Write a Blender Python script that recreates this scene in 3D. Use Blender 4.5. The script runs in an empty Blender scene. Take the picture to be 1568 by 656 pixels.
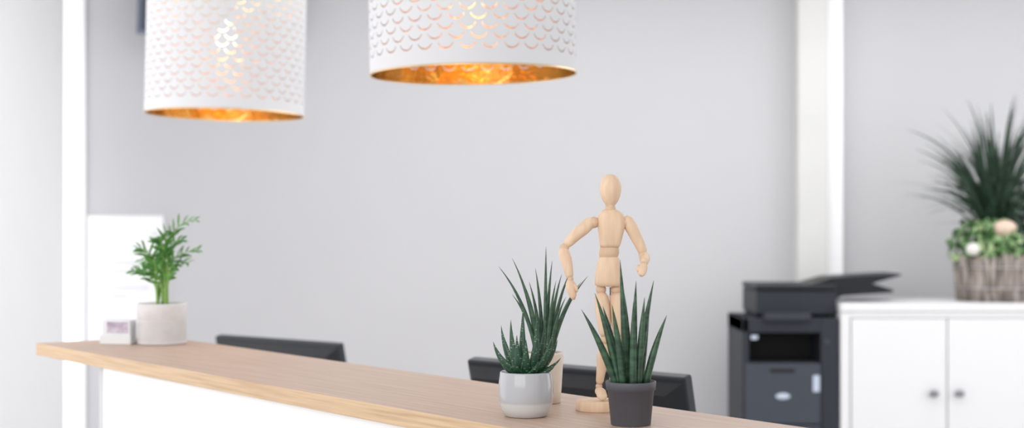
import bpy, bmesh, math, random
from mathutils import Vector, Matrix, Euler
random.seed(7)
scene = bpy.context.scene
scene.view_settings.view_transform = 'Standard'
scene.view_settings.look = 'None'
scene.view_settings.exposure = 0.0
COL = scene.collection

# ------------------------------------------------------------------ materials
def newmat(name):
    m = bpy.data.materials.new(name); m.use_nodes = True
    nt = m.node_tree
    return m, nt, nt.nodes['Principled BSDF']

def mat(name, col, rough=0.5, metal=0.0, col2=None, scale=20.0, stretch=(1,1,1), bump=0.0, spec=0.5, coat=0.0, lo=0.35, hi=0.65, detail=4, emit=0):
    m, nt, b = newmat(name)
    b.inputs['Roughness'].default_value = rough
    b.inputs['Metallic'].default_value = metal
    b.inputs['Specular IOR Level'].default_value = spec
    b.inputs['Coat Weight'].default_value = coat
    if col2 is None:
        col2 = tuple(c*0.95 for c in col)
    tc = nt.nodes.new('ShaderNodeTexCoord')
    mp = nt.nodes.new('ShaderNodeMapping'); mp.inputs['Scale'].default_value = stretch
    nz = nt.nodes.new('ShaderNodeTexNoise'); nz.inputs['Scale'].default_value = scale; nz.inputs['Detail'].default_value = detail
    cr = nt.nodes.new('ShaderNodeValToRGB')
    cr.color_ramp.elements[0].position = lo; cr.color_ramp.elements[1].position = hi
    cr.color_ramp.elements[0].color = (*col2, 1); cr.color_ramp.elements[1].color = (*col, 1)
    nt.links.new(tc.outputs['Object'], mp.inputs['Vector'])
    nt.links.new(mp.outputs['Vector'], nz.inputs['Vector'])
    nt.links.new(nz.outputs['Fac'], cr.inputs['Fac'])
    nt.links.new(cr.outputs['Color'], b.inputs['Base Color'])
    if bump:
        bp = nt.nodes.new('ShaderNodeBump'); bp.inputs['Strength'].default_value = bump; bp.inputs['Distance'].default_value = 0.002
        nt.links.new(nz.outputs['Fac'], bp.inputs['Height']); nt.links.new(bp.outputs['Normal'], b.inputs['Normal'])
    return m

M_wall  = mat('wall_paint', (0.575,0.572,0.59), 0.9, scale=1.5, col2=(0.565,0.562,0.58), spec=0.1)
M_white = mat('white_paint', (0.92,0.92,0.93), 0.7, scale=3, col2=(0.91,0.91,0.92), spec=0.2)
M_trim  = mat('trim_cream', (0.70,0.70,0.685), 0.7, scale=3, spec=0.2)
M_floor = mat('floor_vinyl', (0.62,0.60,0.58), 0.5, scale=6)
M_panel = mat('white_laminate', (0.92,0.92,0.93), 0.45, scale=4, col2=(0.91,0.91,0.92), spec=0.3)
M_cab   = mat('cabinet_white', (0.76,0.76,0.775), 0.4, scale=4, col2=(0.75,0.75,0.765), spec=0.4)
M_leg   = mat('leg_grey', (0.55,0.55,0.57), 0.4, scale=4)
M_oaktop= mat('oak_top', (0.57,0.42,0.33), 0.45, scale=7, stretch=(0.6,22,22), col2=(0.45,0.31,0.235), lo=0.3, hi=0.65, detail=10, spec=0.35)
M_oakedge=mat('oak_edge', (0.64,0.45,0.275), 0.5, scale=9, stretch=(0.8,26,26), col2=(0.49,0.32,0.18), lo=0.3, hi=0.62, detail=8)
M_wood  = mat('mannequin_beech', (0.78,0.58,0.41), 0.5, scale=40, stretch=(3,3,0.4), col2=(0.70,0.49,0.335), spec=0.35)
M_joint = mat('mannequin_joint', (0.66,0.46,0.31), 0.5, scale=60, spec=0.35)
M_steel = mat('steel', (0.55,0.55,0.56), 0.3, 1.0)
M_knob  = mat('knob_steel', (0.30,0.30,0.32), 0.35, 1.0)
M_black = mat('black_plastic', (0.010,0.011,0.014), 0.45, scale=30, spec=0.35)
M_monitor = mat('monitor_plastic', (0.015,0.017,0.022), 0.45, scale=30, spec=0.35)
M_screen= mat('screen_glass', (0.01,0.01,0.012), 0.1)
M_prn   = mat('printer_slate', (0.022,0.026,0.036), 0.5, scale=30, spec=0.35)
M_prn2  = mat('printer_slate_light', (0.048,0.056,0.074), 0.5, scale=30, spec=0.35)
M_hole  = mat('printer_recess', (0.006,0.006,0.008), 0.7)
M_label = mat('label_paint', (0.50,0.57,0.68), 0.5)
M_greypot = mat('grey_pot', (0.095,0.098,0.115), 0.55, scale=60, spec=0.4)
M_cream = mat('cream_ceramic', (0.80,0.70,0.60), 0.5, scale=60)
M_soil  = mat('soil', (0.05,0.035,0.025), 0.95, scale=150, col2=(0.015,0.01,0.008), bump=1)
M_palmpot = mat('taupe_pot', (0.72,0.695,0.69), 0.6, scale=50, stretch=(1,1,1), col2=(0.67,0.645,0.64))
M_palm  = mat('palm_leaf', (0.11,0.32,0.05), 0.45, scale=40, col2=(0.03,0.15,0.02))
M_stem  = mat('palm_stem', (0.24,0.42,0.09), 0.5, scale=60)
M_sans  = mat('sansevieria_leaf', (0.040,0.105,0.050), 0.4, scale=45, stretch=(1,1,3.0), col2=(0.012,0.042,0.020), lo=0.38, hi=0.62)
M_thin  = mat('thin_leaf', (0.05,0.12,0.060), 0.42, scale=60, stretch=(1,1,2), col2=(0.016,0.050,0.027))
M_grass = mat('grass_leaf', (0.026,0.066,0.033), 0.5, scale=20, col2=(0.006,0.020,0.011))
M_ivy   = mat('ivy_leaf', (0.38,0.50,0.25), 0.5, scale=22, col2=(0.045,0.15,0.03), lo=0.48, hi=0.62)
M_bark  = mat('bark', (0.42,0.365,0.33), 0.9, scale=28, stretch=(1.5,1.5,0.35), col2=(0.14,0.115,0.10), bump=1.0, detail=8)
M_egg   = mat('ornament_beige', (0.70,0.54,0.43), 0.6, scale=30)
M_eggw  = mat('ornament_white', (0.75,0.73,0.69), 0.6, scale=30)
M_cord  = mat('cord_white', (0.8,0.8,0.8), 0.5)
M_tv    = mat('tv_shell', (0.20,0.22,0.30), 0.4)
M_tvs   = mat('tv_screen', (0.07,0.08,0.125), 0.25)

def aloe_mat():
    m, nt, b = newmat('aloe_leaf')
    b.inputs['Roughness'].default_value = 0.4
    tc = nt.nodes.new('ShaderNodeTexCoord')
    mp = nt.nodes.new('ShaderNodeMapping'); mp.inputs['Scale'].default_value = (0.6,0.6,1.6)
    vo = nt.nodes.new('ShaderNodeTexVoronoi'); vo.inputs['Scale'].default_value = 300
    cr = nt.nodes.new('ShaderNodeValToRGB')
    cr.color_ramp.elements[0].position = 0.15; cr.color_ramp.elements[0].color = (0.24,0.34,0.24,1)
    cr.color_ramp.elements[1].position = 0.30; cr.color_ramp.elements[1].color = (0.020,0.070,0.036,1)
    nt.links.new(tc.outputs['Object'], mp.inputs['Vector']); nt.links.new(mp.outputs['Vector'], vo.inputs['Vector'])
    nt.links.new(vo.outputs['Distance'], cr.inputs['Fac'])
    nt.links.new(cr.outputs['Color'], b.inputs['Base Color'])
    return m
M_aloe = aloe_mat()

def glaze_mat():
    m, nt, b = newmat('two_tone_glaze')
    tc = nt.nodes.new('ShaderNodeTexCoord'); sp = nt.nodes.new('ShaderNodeSeparateXYZ')
    nt.links.new(tc.outputs['Object'], sp.inputs[0])
    cr = nt.nodes.new('ShaderNodeValToRGB')
    mr = nt.nodes.new('ShaderNodeMapRange'); mr.inputs[1].default_value = 0.0; mr.inputs[2].default_value = 0.06
    nt.links.new(sp.outputs['Z'], mr.inputs[0]); nt.links.new(mr.outputs[0], cr.inputs['Fac'])
    cr.color_ramp.elements[0].position = 0.28; cr.color_ramp.elements[0].color = (0.60,0.60,0.59,1)
    cr.color_ramp.elements[1].position = 0.34; cr.color_ramp.elements[1].color = (0.45,0.455,0.475,1)
    nt.links.new(cr.outputs['Color'], b.inputs['Base Color'])
    b.inputs['Roughness'].default_value = 0.12
    return m
M_glaze = glaze_mat()

# perforated lamp shade
NCOL = 31; ROWH = 0.0192; R_SH = 0.22; CW = 2*math.pi*R_SH/NCOL
def shade_mat(name, col, rough, metal, bump=False):
    m, nt, b = newmat(name)
    b.inputs['Base Color'].default_value = (*col,1)
    b.inputs['Roughness'].default_value = rough; b.inputs['Metallic'].default_value = metal
    L = nt.links
    def math_(op, a, bb=None, c=None):
        n = nt.nodes.new('ShaderNodeMath'); n.operation = op
        for i, v in enumerate((a, bb, c)):
            if v is None: continue
            if isinstance(v, (int, float)): n.inputs[i].default_value = v
            else: L.new(v, n.inputs[i])
        return n.outputs[0]
    tc = nt.nodes.new('ShaderNodeTexCoord'); sp = nt.nodes.new('ShaderNodeSeparateXYZ')
    L.new(tc.outputs['Object'], sp.inputs[0])
    if bump:
        nz = nt.nodes.new('ShaderNodeTexNoise'); nz.inputs['Scale'].default_value = 26; nz.inputs['Detail'].default_value = 3
        bp = nt.nodes.new('ShaderNodeBump'); bp.inputs['Strength'].default_value = 0.7; bp.inputs['Distance'].default_value = 0.006
        L.new(tc.outputs['Object'], nz.inputs['Vector']); L.new(nz.outputs['Fac'], bp.inputs['Height']); L.new(bp.outputs['Normal'], b.inputs['Normal'])
    X, Y, Z = sp.outputs
    ang = math_('MULTIPLY', math_('ARCTAN2', Y, X), NCOL/(2*math.pi))
    ang = math_('ADD', ang, 100.0)
    v = math_('MULTIPLY', math_('ADD', Z, 0.0092), 1/ROWH)
    row = math_('FLOOR', v)
    par = math_('MODULO', row, 2.0)
    uu = math_('ADD', ang, math_('MULTIPLY', par, 0.5))
    du = math_('MULTIPLY', math_('SUBTRACT', math_('FRACT', uu), 0.5), CW)
    dv = math_('MULTIPLY', math_('SUBTRACT', math_('FRACT', v), 0.5), ROWH)
    def dist(cy):
        a = math_('MULTIPLY', du, du); t = math_('SUBTRACT', dv, cy)
        return math_('SQRT', math_('ADD', a, math_('MULTIPLY', t, t)))
    A = math_('LESS_THAN', dist(0.0090), 0.0168)
    B = math_('GREATER_THAN', dist(0.0110), 0.0166)
    C = math_('LESS_THAN', dv, 0.0045)
    D = math_('GREATER_THAN', Z, 0.028)
    E = math_('LESS_THAN', Z, 0.34)
    cut = math_('MULTIPLY', math_('MULTIPLY', A, B), C)
    cut = math_('MULTIPLY', math_('MULTIPLY', cut, D), E)
    tr = nt.nodes.new('ShaderNodeBsdfTransparent'); mx = nt.nodes.new('ShaderNodeMixShader')
    L.new(cut, mx.inputs[0]); L.new(b.outputs[0], mx.inputs[1]); L.new(tr.outputs[0], mx.inputs[2])
    L.new(mx.outputs[0], nt.nodes['Material Output'].inputs['Surface'])
    return m
M_shade_out = shade_mat('shade_white', (0.70,0.695,0.71), 0.65, 0.0)
M_shade_in  = shade_mat('shade_brass', (1.0,0.66,0.22), 0.14, 1.0, True)
M_brass = mat('brass', (0.85,0.62,0.34), 0.3, 1.0)
def emis(name, col, s):
    m, nt, b = newmat(name)
    b.inputs['Base Color'].default_value = (*col,1)
    b.inputs['Emission Color'].default_value = (*col,1); b.inputs['Emission Strength'].default_value = s
    return m
M_bulb = emis('bulb_glow', (1.0,0.84,0.6), 3.5)
M_day = emis('frosted_daylight_glass', (0.95,0.955,0.975), 0.9)

# ------------------------------------------------------------------ builders
def link(ob, parent=None):
    COL.objects.link(ob)
    if parent is not None: ob.parent = parent
    return ob
def empty(name, loc=(0,0,0), rotz=0):
    e = bpy.data.objects.new(name, None); e.empty_display_size = 0.05
    e.location = loc; e.rotation_euler = (0,0,rotz); COL.objects.link(e); return e
def finish(bm, name, mats, parent=None, smooth=True, loc=(0,0,0)):
    bmesh.ops.recalc_face_normals(bm, faces=bm.faces[:])
    me = bpy.data.meshes.new(name); bm.to_mesh(me); bm.free()
    for m in (mats if isinstance(mats,(list,tuple)) else [mats]): me.materials.append(m)
    for p in me.polygons: p.use_smooth = smooth
    ob = bpy.data.objects.new(name, me); ob.location = loc
    return link(ob, parent)
def box(name, lo, hi, m, parent=None, bevel=0.0, rot=None, segs=3):
    lo = Vector(lo); hi = Vector(hi); c = (lo+hi)/2; s = hi-lo
    bm = bmesh.new(); bmesh.ops.create_cube(bm, size=1)
    bmesh.ops.scale(bm, vec=s, verts=bm.verts[:])
    if bevel: bmesh.ops.bevel(bm, geom=bm.edges[:], offset=bevel, segments=segs, affect='EDGES', profile=0.5)
    ob = finish(bm, name, m, parent, smooth=False, loc=c)
    if rot: ob.rotation_euler = rot
    return ob
def tube(bm, pts, rx, ry=None, hint=Vector((1,0,0)), n=10, mi=0, power=1.0):
    ry = ry or rx; rings = []
    pts = [Vector(p) for p in pts]; N = len(pts)
    for i, p in enumerate(pts):
        t = (pts[min(i+1,N-1)]-pts[max(i-1,0)]).normalized()
        s = hint - hint.dot(t)*t
        if s.length < 1e-4: s = Vector((0,1,0)) - t.y*t
        s.normalize(); w = t.cross(s)
        ring = []
        for k in range(n):
            a = 2*math.pi*k/n; ca, sa = math.cos(a), math.sin(a)
            if power != 1.0:
                ca = math.copysign(abs(ca)**power, ca); sa = math.copysign(abs(sa)**power, sa)
            ring.append(bm.verts.new(p + s*ca*rx[i] + w*sa*ry[i]))
        rings.append(ring)
    for a, b in zip(rings[:-1], rings[1:]):
        for k in range(n):
            f = bm.faces.new((a[k], a[(k+1)%n], b[(k+1)%n], b[k])); f.material_index = mi
    f = bm.faces.new(rings[0][::-1]); f.material_index = mi
    f = bm.faces.new(rings[-1]); f.material_index = mi
def bez(p0, p1, p2, n=12):
    p0, p1, p2 = map(Vector, (p0,p1,p2))
    return [p0*(1-t)**2 + p1*2*t*(1-t) + p2*t*t for t in [i/n for i in range(n+1)]]
def lathe(name, prof, m, parent=None, segs=64, loc=(0,0,0), mi=None, smooth=True):
    bm = bmesh.new(); rings = []
    for r, z in prof:
        rings.append([bm.verts.new((r*math.cos(2*math.pi*k/segs), r*math.sin(2*math.pi*k/segs), z)) for k in range(segs)] if r > 1e-6 else [bm.verts.new((0,0,z))])
    for j,(a, b) in enumerate(zip(rings[:-1], rings[1:])):
        for k in range(segs):
            k2 = (k+1)%segs
            if len(a)==1 and len(b)==1: continue
            if len(a)==1: f = bm.faces.new((a[0], b[k], b[k2]))
            elif len(b)==1: f = bm.faces.new((a[k], a[k2], b[0]))
            else: f = bm.faces.new((a[k], a[k2], b[k2], b[k]))
            if mi: f.material_index = mi[j]
    return finish(bm, name, m, parent, smooth, loc)
def ball(name, c, r, m, parent=None, sc=(1,1,1)):
    bm = bmesh.new(); bmesh.ops.create_uvsphere(bm, u_segments=24, v_segments=16, radius=r)
    bmesh.ops.scale(bm, vec=sc, verts=bm.verts[:])
    return finish(bm, name, m, parent, True, c)

EYE = 1.35; CT = 1.101        # eye level / counter-top level (m)

# ------------------------------------------------------------------ room
YB = 6.9; XL = -2.04; XR = 4.2; YF = 1.2; ZC = 2.7
box('floor', (XL-0.12, -2.5, -0.1), (XR, YB+0.12, 0.0), M_floor)
box('wall_back', (XL-0.12, YB, 0), (XR, YB+0.12, ZC), M_wall)
box('ceiling', (XL-0.12, YF, ZC), (XR, YB+0.12, ZC+0.1), M_white)
box('wall_left', (XL-0.12, 5.15, 0), (XL, 6.54, ZC), M_white)
def window(name, y0, y1):
    win = empty(name, (XL, 0, 0))
    box('glass', (-0.05, y0+0.02, 0.0), (-0.03, y1-0.02, ZC), M_day, win)
    box('frame_a', (-0.12,y0,0.0), (-0.005,y0+0.02,ZC), M_white, win)
    box('frame_b', (-0.12,y1-0.02,0.0), (-0.005,y1,ZC), M_white, win)
window('window_1', 6.54, 6.90)
window('unseen_light_pane', 2.0, 5.15)  # glowing pane added out of view to light the room from the left
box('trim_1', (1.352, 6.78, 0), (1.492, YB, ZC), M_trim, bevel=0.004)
box('trim_2', (1.494, 6.81, 0), (1.570, YB, ZC), M_white, bevel=0.004)
box('baseboard_back', (XL, YB-0.015, 0), (1.35, YB, 0.08), M_white, bevel=0.003)

# ------------------------------------------------------------------ counter
ANG = math.atan2(-0.785, 0.62)
cnt = empty('reception_counter', (-1.003, 3.027, 0), ANG)
top = box('countertop', (0,0,CT-0.025), (2.6,0.289,CT), [M_oaktop, M_oakedge], cnt, bevel=0.0015, segs=2)
for p in top.data.polygons:
    if p.normal.z < 0.5: p.material_index = 1
box('front_panel', (0.315,0.018,0.0), (2.58,0.036,CT-0.025), M_panel, cnt)
box('side_panel', (0.33,0.036,0.0), (0.35,0.26,CT-0.025), M_panel, cnt)
box('side_panel_end', (2.56,0.036,0.0), (2.58,0.26,CT-0.025), M_panel, cnt)
box('leg', (0.262,0.03,0.0), (0.290,0.058,CT-0.025), M_leg, cnt, bevel=0.003)

desk = empty('office_desk', (-1.003, 3.027, 0), ANG)
box('desktop', (-0.93,0.34,0.715), (2.3,1.25,0.74), M_panel, desk, bevel=0.002)
for i,(a,b) in enumerate([(-0.9,0.4),(-0.9,1.15),(0.7,0.4),(0.7,1.15),(2.2,0.4),(2.2,1.15)]):
    box('desk_leg_%d'%(i+1), (a,b,0), (a+0.05,b+0.05,0.715), M_cab, desk)

def monitor(cx, cy, topz, w, h, rot, tilt=13):
    e = empty('computer_monitor', (cx, cy, 0.74), rot)
    th = math.radians(tilt); zc = topz-0.74-h/2*math.cos(th); yc = h/2*math.sin(th)
    R = (th,0,0)
    pv = bpy.data.objects.new('tilt_pivot', None); link(pv, e); pv.location = (0,yc,zc); pv.rotation_euler = R
    box('bezel', (-w/2,-0.012,-h/2), (w/2,0.014,h/2), M_monitor, pv, bevel=0.005)
    box('screen', (-w/2+0.012,0.0142,-h/2+0.014), (w/2-0.012,0.016,h/2-0.012), M_screen, pv)
    bm = bmesh.new()
    a = [(-w/2+.004,-.012,-h/2+.01),(w/2-.004,-.012,-h/2+.01),(w/2-.004,-.012,h/2-.01),(-w/2+.004,-.012,h/2-.01)]
    b = [(-w/2+.03,-.036,-h/2+.035),(w/2-.03,-.036,-h/2+.035),(w/2-.03,-.036,h/2-.028),(-w/2+.03,-.036,h/2-.028)]
    va = [bm.verts.new(p) for p in a]; vb = [bm.verts.new(p) for p in b]
    for k in range(4): bm.faces.new((va[k],va[(k+1)%4],vb[(k+1)%4],vb[k]))
    bm.faces.new(vb)
    finish(bm, 'back_shell', M_black, pv, smooth=False)
    box('neck', (-0.03,yc-0.04,0.01), (0.03,yc-0.02,zc), M_black, e, bevel=0.003)
    box('foot', (-0.11,yc-0.11,0.0), (0.11,yc+0.08,0.014), M_black, e, bevel=0.004)
monitor(0.112, 2.68, 1.086, 0.52, 0.315, math.atan2(-0.343,0.389))
monitor(-0.693, 4.233, 1.013, 0.52, 0.255, math.atan2(-0.314,0.414))

# ------------------------------------------------------------------ pendant lamps
def pendant(x, y, zb, rx=0, ry=0, rz=0, bright=1.0):
    e = empty('pendant_lamp', (x,y,zb)); H = 0.37; R = R_SH
    e.rotation_euler = (rx, ry, rz)
    def cyl(name, r, m):
        bm = bmesh.new(); n = 160
        lo = [bm.verts.new((r*math.cos(2*math.pi*k/n), r*math.sin(2*math.pi*k/n), 0.0)) for k in range(n)]
        hi = [bm.verts.new((v.co.x, v.co.y, H)) for v in lo]
        for k in range(n): bm.faces.new((lo[k], lo[(k+1)%n], hi[(k+1)%n], hi[k]))
        return finish(bm, name, m, e)
    cyl('shade_outer', R, M_shade_out); cyl('shade_lining', R-0.0012, M_shade_in)
    for nm, z in (('rim_bottom',0.0),('rim_top',H)):
        lathe(nm, [(R+0.0008,z-0.0015),(R+0.0008,z+0.0015),(R-0.003,z+0.0015),(R-0.003,z-0.0015),(R+0.0008,z-0.0015)], M_brass if z==0 else M_cord, e, segs=128)
    zs = H-0.05
    for k in range(3):
        a = 2*math.pi*k/3+0.4
        bm = bmesh.new(); tube(bm, [(0.02*math.cos(a),0.02*math.sin(a),zs),((R-.003)*math.cos(a),(R-.003)*math.sin(a),H-0.004)], [.0018]*2, n=6, hint=Vector((0,0,1)))
        finish(bm, 'spider_arm_%d'%(k+1), M_cord, e)
    lathe('socket', [(0,zs+.03),(0.018,zs+.03),(0.021,zs-.05),(0.0,zs-.05)], M_cord, e, segs=24)
    lathe('bulb', [(0.012,zs-.05),(0.014,zs-.065),(0.030,zs-.095),(0.032,zs-.115),(0.022,zs-.137),(0,zs-.145)], M_bulb, e, segs=24)
    bm = bmesh.new(); tube(bm, [(0,0,zs+.03),(0,0,ZC-zb-0.02)], [.0028]*2, n=8); finish(bm, 'cord', M_cord, e)
    lathe('canopy', [(0,ZC-zb),(0.05,ZC-zb),(0.045,ZC-zb-0.03),(0,ZC-zb-0.035)], M_cord, e, segs=32)
pendant(-0.082, 3.06, 1.671, ry=math.radians(-0.9), rz=0.13)
pendant(-0.805, 4.03, 1.660, ry=math.radians(1.2), rz=0.4)

# ------------------------------------------------------------------ mannequin
MX, MY = 0.115, 1.929; S = 1/1140
man = empty('wooden_artist_mannequin', (MX, MY, CT))
def q(u, v, y=0.0): return Vector(((u-915)*S, y, (629-v)*S))
def seg(name, pts, rads, m=M_wood, ry=None, n=20, power=1.0, hint=Vector((1,0,0))):
    bm = bmesh.new(); tube(bm, pts, rads, ry, hint, n, power=power); return finish(bm, name, m, man)
def vloft(name, rows, m=M_wood, n=28, power=0.85):
    pts = [q(r[0], r[1], (r[4] if len(r)>4 else 0)) for r in rows]
    bm = bmesh.new(); rings=[]
    for p, r in zip(pts, rows):
        ring=[]
        for k in range(n):
            a=2*math.pi*k/n; ca,sa=math.cos(a),math.sin(a)
            ca=math.copysign(abs(ca)**power,ca); sa=math.copysign(abs(sa)**power,sa)
            ring.append(bm.verts.new(p+Vector((ca*r[2]*S, sa*r[3]*S, 0))))
        rings.append(ring)
    for a,b in zip(rings[:-1],rings[1:]):
        for k in range(n): bm.faces.new((a[k],a[(k+1)%n],b[(k+1)%n],b[k]))
    bm.faces.new(rings[0]); bm.faces.new(rings[-1])
    return finish(bm, name, m, man)
lathe('base', [(0,0),(0.0285,0),(0.0295,0.0015),(0.0295,0.0125),(0.0285,0.014),(0,0.014)], M_wood, man, segs=64)
seg('support_rod', [(0.018,0.012,0.012),(0.018,0.012,0.165)], [.0016]*2, M_steel, n=8)
hr=[]
for i in range(19):
    t=i/18; a=math.pi*t
    v=267+50*(1-math.cos(a))/2
    w=16.8*math.sin(a)**0.82*(1-0.23*max(0,(t-0.45))/0.55) if 0<t<1 else 0.6
    if t>0.9: w=max(w,6)
    hr.append((934.5,v,max(w,0.6),max(w,0.6)*1.15,-0.001))
vloft('head', hr, power=1.0)
vloft('neck', [(934,314,7,7),(934,319,8.5,8.5),(934,325,9.5,9.5)], M_joint, power=1)
vloft('chest', [(935,321,7,7),(935,323,13,10),(935.5,328,18.5,13),(936,336,21.5,15.5),(936,348,21,17),(935,362,18.5,16),(934,374,16.5,14),(933.5,379,14.5,12)], power=0.8)
vloft('belly', [(933,377,11,10),(933,380,14.5,12),(932.5,387,15.5,13),(932,393,14.5,12),(932,396,12,10)], M_joint, power=0.95)
vloft('pelvis', [(932,393.5,13,11),(932,396,15.5,13),(931.5,405,17.5,15),(931.5,420,20,17),(931.5,432,21.5,17),(931.5,437,20.5,16),(931.5,439,17,13)], power=0.8)
ball('shoulder_a', q(909,341), 8.8*S, M_joint, man)
seg('upper_arm_a', [q(912,337,0),q(904,341,0),q(894,350,-.002),q(882,360,-.003),q(871,371,-.004),q(866,377,-.004)], [x*S for x in (4,9,10,9,7.5,5)])
ball('elbow_a', q(864,380,-.004), 7.2*S, M_joint, man)
seg('forearm_a', [q(862,380,-.004),q(863,386,-.006),q(866,397,-.010),q(869,410,-.014),q(871,422,-.018),q(872,425,-.019)], [x*S for x in (5,8.6,9,7.5,6,4)])
ball('wrist_a', q(872.5,427,-.019), 4.6*S, M_joint, man)
seg('hand_a', [q(872,428,-.019),q(872,434,-.020),q(874,443,-.022),q(876,452,-.023),q(877,458,-.024)], [x*S for x in (4.5,7,7.5,5.5,2.5)], ry=[x*S for x in (3.5,4.5,4.5,3.5,2)])
seg('thumb_a', [q(877,434,-.021),q(881,440,-.024),q(882,446,-.026)], [x*S for x in (3,2.8,1.5)], n=10)
ball('shoulder_b', q(958,341), 8.5*S, M_joint, man)
seg('upper_arm_b', [q(957,332),q(960,337),q(966,348),q(973,362),q(980,376),q(984,386),q(985,389)], [x*S for x in (4,8.5,9.8,9,8,7,4.5)])
ball('elbow_b', q(985,391,0), 7.4*S, M_joint, man)
seg('forearm_b', [q(985,390,-.000),q(985.5,393,-.006),q(985,396,-.020),q(983,400,-.035),q(981.5,403,-.043)], [x*S for x in (6,8,8,6.5,4.5)])
ball('wrist_b', q(981,404,-.045), 4.4*S, M_joint, man)
seg('hand_b', [q(980.5,402,-.045),q(979.5,407,-.048),q(978,413,-.052),q(976.5,419,-.054),q(976,421,-.055)], [x*S for x in (4.5,7,7,5,2.5)], ry=[x*S for x in (3.5,4.5,4.5,3.5,2)])
seg('thumb_b', [q(974,406,-.048),q(971.5,411,-.051),q(971.5,415,-.053)], [x*S for x in (3,2.6,1.4)], n=10)
def leg(tag, hip, knee, ank, toe):
    hip,knee,ank,toe = map(Vector,(hip,knee,ank,toe))
    ball('hip_'+tag, hip, 8*S, M_joint, man)
    L=lambda a,b,t: a+(b-a)*t
    seg('thigh_'+tag, [L(hip,knee,t) for t in (0.07,0.14,0.35,0.65,0.86,0.93)], [x*S for x in (7,10.5,11.5,10,8.5,6)])
    ball('knee_'+tag, knee, 7.2*S, M_joint, man)
    seg('shin_'+tag, [L(knee,ank,t) for t in (0.07,0.16,0.38,0.7,0.88,0.94)], [x*S for x in (5.5,8.5,9.5,7,6,4.5)])
    ball('ankle_'+tag, ank, 5.2*S, M_joint, man)
    d=(toe-ank)
    seg('foot_'+tag, [ank+Vector((0,0.006,-.002)), ank+Vector((0,0.002,-.005))+d*0.1, ank+d*0.45, ank+d*0.8, toe], [x*S for x in (4,7,8,8,4)], ry=[x*S for x in (4,7,6.5,4.5,3)])
leg('a', q(920,444), q(926,520,-.012), q(917,592,-.001), q(922,609.5,-.022))
leg('b', q(943,444), q(947,520,-.008), q(938,592,.004), q(940,609.5,-.018))

# ------------------------------------------------------------------ pots & plants on the counter
def soil(e, r, z): lathe('soil', [(0,z+0.001),(r*0.6,z+0.0015),(r,z)], M_soil, e, segs=32)

e = empty('potted_aloe', (0.018,1.870,CT))
lathe('pot', [(0,0),(0.024,0),(0.0275,0.0015),(0.0325,0.010),(0.0352,0.020),(0.0360,0.030),(0.0352,0.045),(0.0338,0.056),(0.0336,0.0575),(0.0325,0.0585),(0.0312,0.057),(0.0318,0.045),(0.032,0.03),(0.0,0.028)], M_glaze, e, segs=96)
soil(e, 0.0312, 0.050)
s2 = 1.87/2200
def lv(bm, base, ctrl, tip, w, th=0.45, hint=Vector((1,0,0)), n=14, prof=None, mi=0):
    pts = bez(base, ctrl, tip, n)
    prof = prof or (lambda t: (0.75+0.6*t if t<0.25 else 0.9*(1-((t-0.25)/0.75)**1.7))+0.02)
    rx = [w/2*max(prof(i/n),0.02) for i in range(n+1)]
    tube(bm, pts, rx, [r*th for r in rx], hint, 10, mi)
bm = bmesh.new()
aloe = [(755,524,.00),(767,500,.012),(782,490,-.004),(801,470,.006),(822,478,-.006),(835,494,.01),(847,507,-.004),(854,522,.012),(859,548,.0),(767,553,-.022),(848,560,-.02),(791,512,-.018),(822,505,-.022),(775,526,.02),(838,532,-.026),(784,546,-.032),(824,550,-.034),(805,518,-.028),(842,516,.02)]
for i,(u,v,y) in enumerate(aloe):
    tip = Vector(((u-805)*s2, y, (638-v)*s2))
    a = math.atan2(tip.y, tip.x)
    base = Vector((0.006*math.cos(a), 0.006*math.sin(a), 0.051))
    hd = Vector((tip.x, tip.y, 0))
    ctrl = base + hd*0.68 + Vector((0,0,(tip.z-base.z)*0.30+0.004))
    side = Vector((-math.sin(a), math.cos(a), 0))
    if tip.z>0.09: side = (side*0.5+Vector((1,0,0))).normalized()
    lv(bm, base, ctrl, tip, 0.0155, 0.45, hint=side, prof=lambda t: (1-t**1.5)*(0.75+0.25*min(t,0.2)/0.2)+0.02)
finish(bm, 'leaves', M_aloe, e)

e = empty('potted_succulent', (0.044,2.014,CT))
lathe('pot', [(0,0),(0.0225,0),(0.024,0.001),(0.0255,0.02),(0.0275,0.055),(0.0285,0.068),(0.0285,0.070),(0.027,0.071),(0.026,0.069),(0.0255,0.055),(0,0.05)], M_cream, e, segs=64)
soil(e, 0.0258, 0.063)
s3 = 2.014/2200
bm = bmesh.new()
thin = [(765,408,.0,-10),(786,396,.01,-8),(799,424,-.01,-6),(812,432,.01,-3),(838,378,.0,3),(848,400,.015,4),(862,420,-.005,8),(878,412,.01,10),(892,432,.0,12),(903,424,.015,12),(868,455,-.01,10),(822,412,.02,0),(853,430,-.012,6),(786,452,.015,-9)]
for u,v,y,b in thin:
    tip = Vector(((u-834)*s3, y, (617-v)*s3)); base = Vector((b*s3, y*0.5, 0.064))
    ctrl = base + Vector(((tip.x-base.x)*0.25, (tip.y-base.y)*0.3, (tip.z-base.z)*0.62))
    lv(bm, base, ctrl, tip, 0.0062, 0.5, prof=lambda t: (0.9 if t<0.3 else 0.9*(1-((t-0.3)/0.7)**1.4))+0.04)
finish(bm, 'leaves', M_thin, e)

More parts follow.
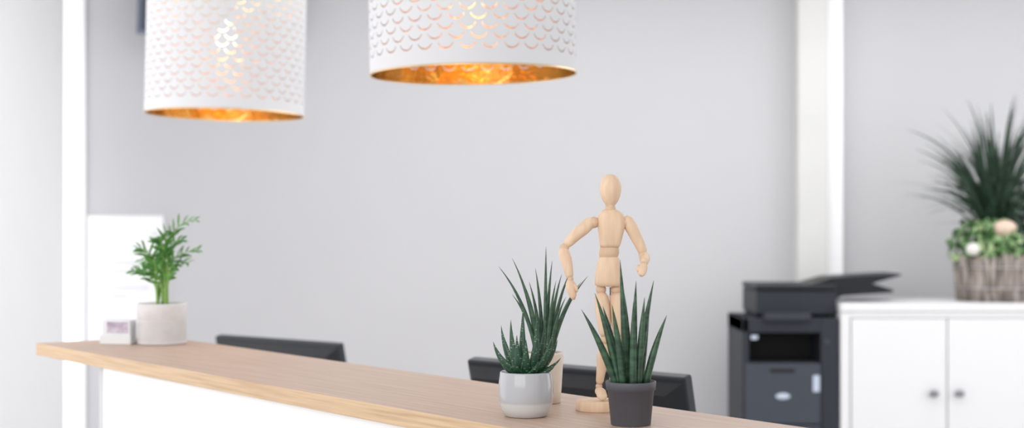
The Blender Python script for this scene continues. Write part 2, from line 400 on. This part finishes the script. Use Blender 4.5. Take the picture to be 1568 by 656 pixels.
e = empty('potted_sansevieria', (0.148,1.790,CT))
lathe('pot', [(0,0),(0.0235,0),(0.0248,0.001),(0.0290,0.0435),(0.0305,0.0437),(0.0316,0.0535),(0.0312,0.0545),(0.0298,0.0545),(0.0285,0.048),(0,0.046)], M_greypot, e, segs=96)
soil(e, 0.0286, 0.0495)
s4 = 1.79/2200
bm = bmesh.new()
sv = [(890,474,.0,-26,.0),(911,449,.004,-20,.0),(936,466,-.012,-14,-.008),(950,398,.006,-6,.006),(975,431,.008,4,.01),(1002,430,.006,10,.004),(1021,483,-.002,26,.0),(986,455,-.010,12,-.010),(924,470,.014,-16,.012),(968,462,-.018,2,-.016),(996,476,.012,18,.012),(957,446,.016,0,.014)]
for u,v,y,b,by in sv:
    tip = Vector(((u-966)*s4, y, (651-v)*s4)); base = Vector((b*0.85*s4, by, 0.048))
    ctrl = base + (tip-base)*0.5 + Vector((-(tip.x-base.x)*0.10,0,0.006))
    lv(bm, base, ctrl, tip, 0.0096, 0.8, prof=lambda t: (0.92 if t<0.35 else 0.92*(1-((t-0.35)/0.65)**1.5))+0.03)
finish(bm, 'leaves', M_sans, e)

# parlour palm
PX,PY = -0.733,3.01
e = empty('potted_palm', (PX,PY,CT))
prof=[(0,0),(0.048,0),(0.0505,0.002)]
for k in range(14):
    z=0.006+k*0.0032; prof += [(0.0510,z),(0.0494,z+0.0016)]
prof += [(0.0512,0.053),(0.0515,0.083),(0.0505,0.0855),(0.048,0.0855),(0.047,0.075),(0,0.072)]
lathe('pot', prof, M_palmpot, e, segs=64)
soil(e, 0.047, 0.078)
bm = bmesh.new()
s5 = 3.01/2200
fr = [(204,414,.0),(212,398,.03),(216,380,-.02),(236,368,.02),(296,338,.0),(262,354,-.02),(298,384,.02),(290,402,-.02),(272,368,.03),(246,364,-.03),(226,416,-.03),(274,404,-.03),(240,392,-.035),(262,388,-.035)]
for i,(u,v,y) in enumerate(fr):
    tip = Vector(((u-248)*s5, y, (527-v)*s5)); base = Vector((random.uniform(-.013,.013), random.uniform(-.010,.010), 0.078))
    apex = max(tip.z, 0.16)
    ctrl = Vector((base.x+(tip.x-base.x)*0.12, base.y+(tip.y-base.y)*0.12, apex*1.0))
    pts = bez(base, ctrl, tip, 22)
    tube(bm, pts, [0.0026*(1-0.75*k/22) for k in range(23)], n=6, mi=1)
    for k in range(8, 23, 2):
        p = pts[k]; t = (pts[min(k+1,22)]-pts[k-1]).normalized()
        sd = t.cross(Vector((0,-0.6,0.8))).normalized() if abs(t.z)<0.95 else Vector((1,0,0))
        Ln = 0.033*(1-0.5*abs((k-14)/9))
        for s in (-1,1):
            d = (sd*s*0.75 + t*0.8 + Vector((random.uniform(-.3,.3),random.uniform(-.3,.3),random.uniform(-.3,.2)))).normalized()
            tp = p + d*Ln
            lv(bm, p, p+d*Ln*0.5+Vector((0,0,0.003)), tp, 0.0054, 0.12, hint=t, n=5, prof=lambda t: math.sin(math.pi*min(max(t,0.08),0.97))**0.8)
finish(bm, 'fronds', [M_palm, M_stem], e)

# business card holder
e = empty('business_card_holder', (-0.823,3.005,CT), -0.15)
M_acr = mat('acrylic', (0.86,0.86,0.88), 0.15, scale=10)
M_card = mat('card_print', (0.66,0.58,0.66), 0.6, scale=55, col2=(0.42,0.34,0.44), lo=0.4, hi=0.6)
box('tray', (-0.034,-0.018,0), (0.034,0.02,0.008), M_acr, e, bevel=0.002)
box('lip', (-0.034,-0.018,0.007), (0.034,-0.015,0.020), M_acr, e, bevel=0.001)
box('back', (-0.034,0.012,0.006), (0.034,0.015,0.052), M_acr, e, bevel=0.001)
box('cards', (-0.030,-0.012,0.008), (0.030,0.008,0.050), M_acr, e)
box('card_picture', (-0.020,-0.0128,0.024), (0.026,-0.012,0.047), M_card, e)

# ------------------------------------------------------------------ printer
P = 6.2/2200
prn = empty('multifunction_printer', (0,6.2,0))
X=lambda u:(u-784)*P
Zv=lambda v:EYE-(v-345)*P
D=0.42
box('column_left', (X(1137),0,Zv(656)), (X(1147),D,Zv(488)), M_prn, prn, bevel=0.003)
box('column_right', (X(1257),0,0.09), (X(1285),D,Zv(488)), M_prn, prn, bevel=0.004)
box('deck', (X(1137),0.0,Zv(510)), (X(1257),D,Zv(488)), M_prn, prn, bevel=0.004)
box('recess_back', (X(1147),0.22,Zv(560)), (X(1257),D,Zv(510)), M_hole, prn)
box('recess_tray', (X(1147),0.03,Zv(560)), (X(1257),0.22,Zv(555)), M_hole, prn)
box('lower_body', (X(1147),0.012,0.09), (X(1257),D,Zv(560)), M_prn, prn)
box('column_left_low', (X(1137),0,0.09), (X(1147),D,Zv(656)), M_prn, prn)
box('front_cover', (X(1140),-0.012,Zv(650)), (X(1256),0.01,Zv(557)), M_prn2, prn, bevel=0.005)
box('paper_drawer_1', (X(1140),-0.012,0.30), (X(1256),0.01,Zv(652)), M_prn2, prn, bevel=0.005)
box('paper_drawer_2', (X(1140),-0.012,0.10), (X(1256),0.01,0.292), M_prn2, prn, bevel=0.005)
box('cover_grip', (X(1178),-0.014,Zv(571)), (X(1216),-0.010,Zv(565)), M_hole, prn)
ball('badge', (X(1198),-0.012,Zv(607)), 0.024, M_label, prn, sc=(1.3,0.12,0.55))
box('status_label', (X(1244),-0.015,Zv(600)), (X(1254),-0.011,Zv(575)), M_label, prn)
box('status_dot', (X(1263),-0.003,Zv(527)), (X(1270),0.001,Zv(520)), M_prn2, prn)
box('corner_dot', (X(1150),-0.003,Zv(520)), (X(1160),0.001,Zv(514)), M_label, prn)
box('control_panel', (X(1170),-0.03,Zv(497)), (X(1240),0.12,Zv(485)), M_prn, prn, bevel=0.004, rot=(math.radians(-14),0,0))
box('scanner', (X(1161),0.05,Zv(484)), (X(1285),D,Zv(446)), M_prn, prn, bevel=0.006)
box('scanner_lid', (X(1160),0.04,Zv(445)), (X(1285),D,Zv(437)), M_monitor, prn, bevel=0.006)
box('scanner_neck', (X(1165),0.12,Zv(488)), (X(1280),D,Zv(483)), M_hole, prn)
bm = bmesh.new()
def prism(bm, poly, y0, y1):
    a=[bm.verts.new((X(u),y0,Zv(v))) for u,v in poly]; b=[bm.verts.new((X(u),y1,Zv(v))) for u,v in poly]
    n=len(poly)
    for k in range(n): bm.faces.new((a[k],a[(k+1)%n],b[(k+1)%n],b[k]))
    bm.faces.new(a); bm.faces.new(b[::-1])
prism(bm, [(1246,438),(1284,427),(1330,424),(1388,421),(1391,423),(1345,436),(1378,446),(1376,450),(1300,455),(1285,462),(1250,446)], 0.10, 0.38)
finish(bm, 'document_feeder', M_black, prn, smooth=False)
for i,(a,b) in enumerate([(1.03,0.05),(1.36,0.05),(1.03,0.35),(1.36,0.35)]):
    lathe('caster_%d'%(i+1), [(0,0),(0.02,0.003),(0.025,0.03),(0.02,0.09),(0,0.09)], M_black, prn, segs=16, loc=(a,b,0))

# ------------------------------------------------------------------ cabinet
cab = empty('storage_cabinet', (0,6.2,0))
x0=X(1287); x1=2.76
box('top_slab', (x0-0.002,-0.012,0.977), (x1,0.46,1.012), M_cab, cab, bevel=0.003)
box('carcass', (x0,0.012,0.06), (x1,0.45,0.977), M_cab, cab)
box('plinth', (x0+0.03,0.05,0.0), (x1-0.03,0.43,0.06), M_cab, cab)
box('stile_left', (x0,-0.006,0.06), (X(1301),0.012,0.975), M_cab, cab, bevel=0.001)
dz0,dz1=0.085,Zv(488)
box('rail_top', (X(1301),-0.006,dz1+0.004), (x1,0.012,0.975), M_cab, cab, bevel=0.001)
dx=[X(1302.5), X(1450), 2.296, 2.716]
for i in range(3):
    box('cab_door_%d'%(i+1), (dx[i]+0.002,-0.008,dz0), (dx[i+1]-0.004,0.010,dz1), M_cab, cab, bevel=0.0015)
for i,u in enumerate((1427,1466)):
    ob=lathe('knob_%d'%(i+1), [(0,0),(0.009,0),(0.007,0.004),(0.006,0.012),(0.015,0.018),(0.017,0.024),(0.013,0.028),(0,0.029)], M_knob, cab, segs=24, loc=(X(u),-0.008,Zv(602)))
    ob.rotation_euler=(math.pi/2,0,0); ob.scale=(1.3,1.0,1.0)

# ------------------------------------------------------------------ planter on the cabinet
bx,by,bz=2.168,6.42,1.012
pl = empty('bark_planter', (bx,by,bz))
bm=bmesh.new(); n=44; Rb=0.175
for k in range(n):
    a=2*math.pi*k/n+random.uniform(-.02,.02); w=random.uniform(0.011,0.016); h=random.uniform(0.190,0.215); r0=Rb-0.004+random.uniform(-.004,.004); r1=r0+0.014+random.uniform(-.003,.004)
    c,s=math.cos(a),math.sin(a)
    pts=[(r0*c,r0*s,0),(r0*c*1.02,r0*s*1.02,h*0.3),((r0+r1)/2*c*1.01,(r0+r1)/2*s*1.01,h*0.7),(r1*c,r1*s,h)]
    tube(bm, pts, [w,w*1.05,w*0.95,w*0.9], [0.006]*4, hint=Vector((-s,c,0)), n=8)
finish(bm,'bark_strips',M_bark,pl,smooth=True)
lathe('liner',[(0,0.001),(Rb-0.012,0.001),(Rb-0.004,0.18),(Rb-0.012,0.18),(0,0.17)],M_soil,pl,segs=48)
for z in (0.06,0.15):
    lathe('wire_band', [(Rb+0.014,z),(Rb+0.016,z+.002),(Rb+0.014,z+.004),(Rb+0.010,z+.002),(Rb+0.014,z)], M_steel, pl, segs=48)
bm=bmesh.new()
for i in range(200):
    spread=random.random()**0.85
    a=random.uniform(0,2*math.pi); el=0.10+spread*1.0
    Lr=random.uniform(0.38,0.64)*(1-0.15*spread)
    base=Vector((-0.005+0.035*math.cos(a)*random.random(),0.03*math.sin(a)*random.random(),random.uniform(0.20,0.38)))
    d=Vector((math.sin(el)*math.cos(a), math.sin(el)*math.sin(a)*0.75, math.cos(el)))
    tip=base+d*Lr-Vector((0,0,0.10*spread*spread))
    ctrl=base+Vector((d.x*0.32,d.y*0.32,d.z*0.5+0.18))*Lr
    lv(bm, base, ctrl, tip, random.uniform(0.012,0.019), 0.2, hint=Vector((-math.sin(a),math.cos(a),0)) if i%2 else Vector((1,0,0)), n=9, prof=lambda t:(0.8 if t<0.4 else 0.8*(1-((t-0.4)/0.6)**1.5))+0.05)
for tx,tz,cx,cz in [(-0.39,0.45,-0.16,0.50),(-0.36,0.50,-0.2,0.47),(-0.30,0.57,-0.14,0.52),(-0.33,0.38,-0.2,0.46)]:
    lv(bm, (0,0,0.33),(cx,-0.03,cz),(tx,-0.05,tz),0.007,0.3,n=9)
finish(bm,'grass_blades',M_grass,pl)
bm=bmesh.new(); tube(bm,[(0,0,0.17),(0.003,0,0.24),(-0.003,0,0.30),(0,0,0.36)],[0.035,0.04,0.045,0.03],n=12); finish(bm,'grass_crown',M_grass,pl)
def leaf(bm,p,nrm,size,roll,mi=0):
    nrm=nrm.normalized(); a=nrm.orthogonal().normalized(); b=nrm.cross(a)
    a,b=a*math.cos(roll)+b*math.sin(roll), -a*math.sin(roll)+b*math.cos(roll)
    sh=[(0,-.5),(.38,-.42),(.5,-.05),(.3,.3),(0,.62),(-.3,.3),(-.5,-.05),(-.38,-.42)]
    c=bm.verts.new(p+nrm*size*0.12); vs=[bm.verts.new(p+a*x*size+b*y*size) for x,y in sh]
    for k in range(8):
        f=bm.faces.new((c,vs[k],vs[(k+1)%8])); f.material_index=mi
bm=bmesh.new()
for i in range(460):
    a=random.uniform(0,2*math.pi); r=0.12+0.09*random.random()
    rt=math.cos(a)>0.25
    hh=0.19+(0.17 if not rt else 0.28)*random.random()
    if not rt: r*= 1-0.3*max(0,(hh-0.27)/0.1)
    else: r*=0.8
    p=Vector((r*math.cos(a),r*math.sin(a),hh))
    leaf(bm,p,Vector((math.cos(a)+random.uniform(-.7,.7),math.sin(a)+random.uniform(-.7,.7),random.uniform(-.1,1))),random.uniform(0.022,0.042),random.uniform(0,6.28),1 if rt else 0)
ivy=finish(bm,'ivy_leaves',[M_ivy,M_grass],pl,smooth=False)
ball('ornament_egg',(-0.015,-0.14,0.325),0.05,M_egg,pl,sc=(1.05,0.8,0.72))
ball('ornament_stone',(-0.145,-0.12,0.232),0.032,M_eggw,pl,sc=(1,0.9,0.9))

# ------------------------------------------------------------------ poster & tv
e=empty('wall_poster',(0,6.895,0))
M_poster=mat('poster_paper',(0.93,0.93,0.945),0.6,scale=3,col2=(0.92,0.92,0.935))
M_ptext=mat('poster_print',(0.82,0.82,0.88),0.6,scale=20,col2=(0.77,0.77,0.84))
box('sheet',(-2.035,-0.012,0.72),(-1.672,0.005,1.395),M_poster,e)
for i,(z,a,b) in enumerate([(1.16,-1.99,-1.72),(1.12,-1.99,-1.78),(1.04,-1.99,-1.74),(1.00,-1.99,-1.84)]):
    box('text_%d'%(i+1),(a,-0.0135,z),(b,-0.0115,z+0.018),M_ptext,e)
tv=empty('wall_mounted_tv',(-1.40,6.70,2.42))
tv.rotation_euler=(math.radians(8),math.radians(4),0)
box('shell',(-0.345,-0.02,-0.20),(0.345,0.02,0.22),M_tv,tv,bevel=0.008)
box('screen',(-0.325,-0.0215,-0.18),(0.325,-0.019,0.20),M_tvs,tv)
box('wall_bracket',(-0.08,0.02,-0.05),(0.08,0.20,0.06),M_black,tv)

# ------------------------------------------------------------------ light
w=bpy.data.worlds.new('sky_world'); scene.world=w; w.use_nodes=True
bg=w.node_tree.nodes['Background']; bg.inputs[0].default_value=(0.96,0.975,1.0,1); bg.inputs[1].default_value=0.88
def area(name,loc,target,size,power,col=(1,1,1)):
    l=bpy.data.lights.new(name,'AREA'); l.shape='RECTANGLE'; l.size=size[0]; l.size_y=size[1]; l.energy=power; l.color=col
    o=bpy.data.objects.new(name,l); o.location=loc; o.rotation_euler=(Vector(target)-Vector(loc)).to_track_quat('-Z','Y').to_euler(); COL.objects.link(o)
area('front_fill_light',(-2.0,-2.0,2.4),(0.6,5,1.1),(4,2.4),92,(1,0.99,0.97))  # added fill from behind the camera, brightens the white surfaces
area('overhead_fill_light',(1.0,5.0,2.68),(1.0,5.0,0),(4.2,2.4),60)  # added overhead fill to lift the back wall, no fixture behind it
area('side_fill_light',(4.1,4.3,1.7),(-2.0,6.0,1.5),(2.6,1.8),26,(1,0.995,0.99))  # added fill from the open right side, washes the left wall
# ------------------------------------------------------------------ camera
cd=bpy.data.cameras.new('camera'); cam=bpy.data.objects.new('camera',cd); COL.objects.link(cam)
cam.location=(0,0,EYE); cam.rotation_euler=(math.pi/2,0,0)
cd.sensor_width=36; cd.lens=36*2200/1568; cd.shift_y=17/1568
cd.dof.use_dof=True; cd.dof.focus_distance=1.92; cd.dof.aperture_fstop=4.4
cd.clip_start=0.05
scene.camera=cam
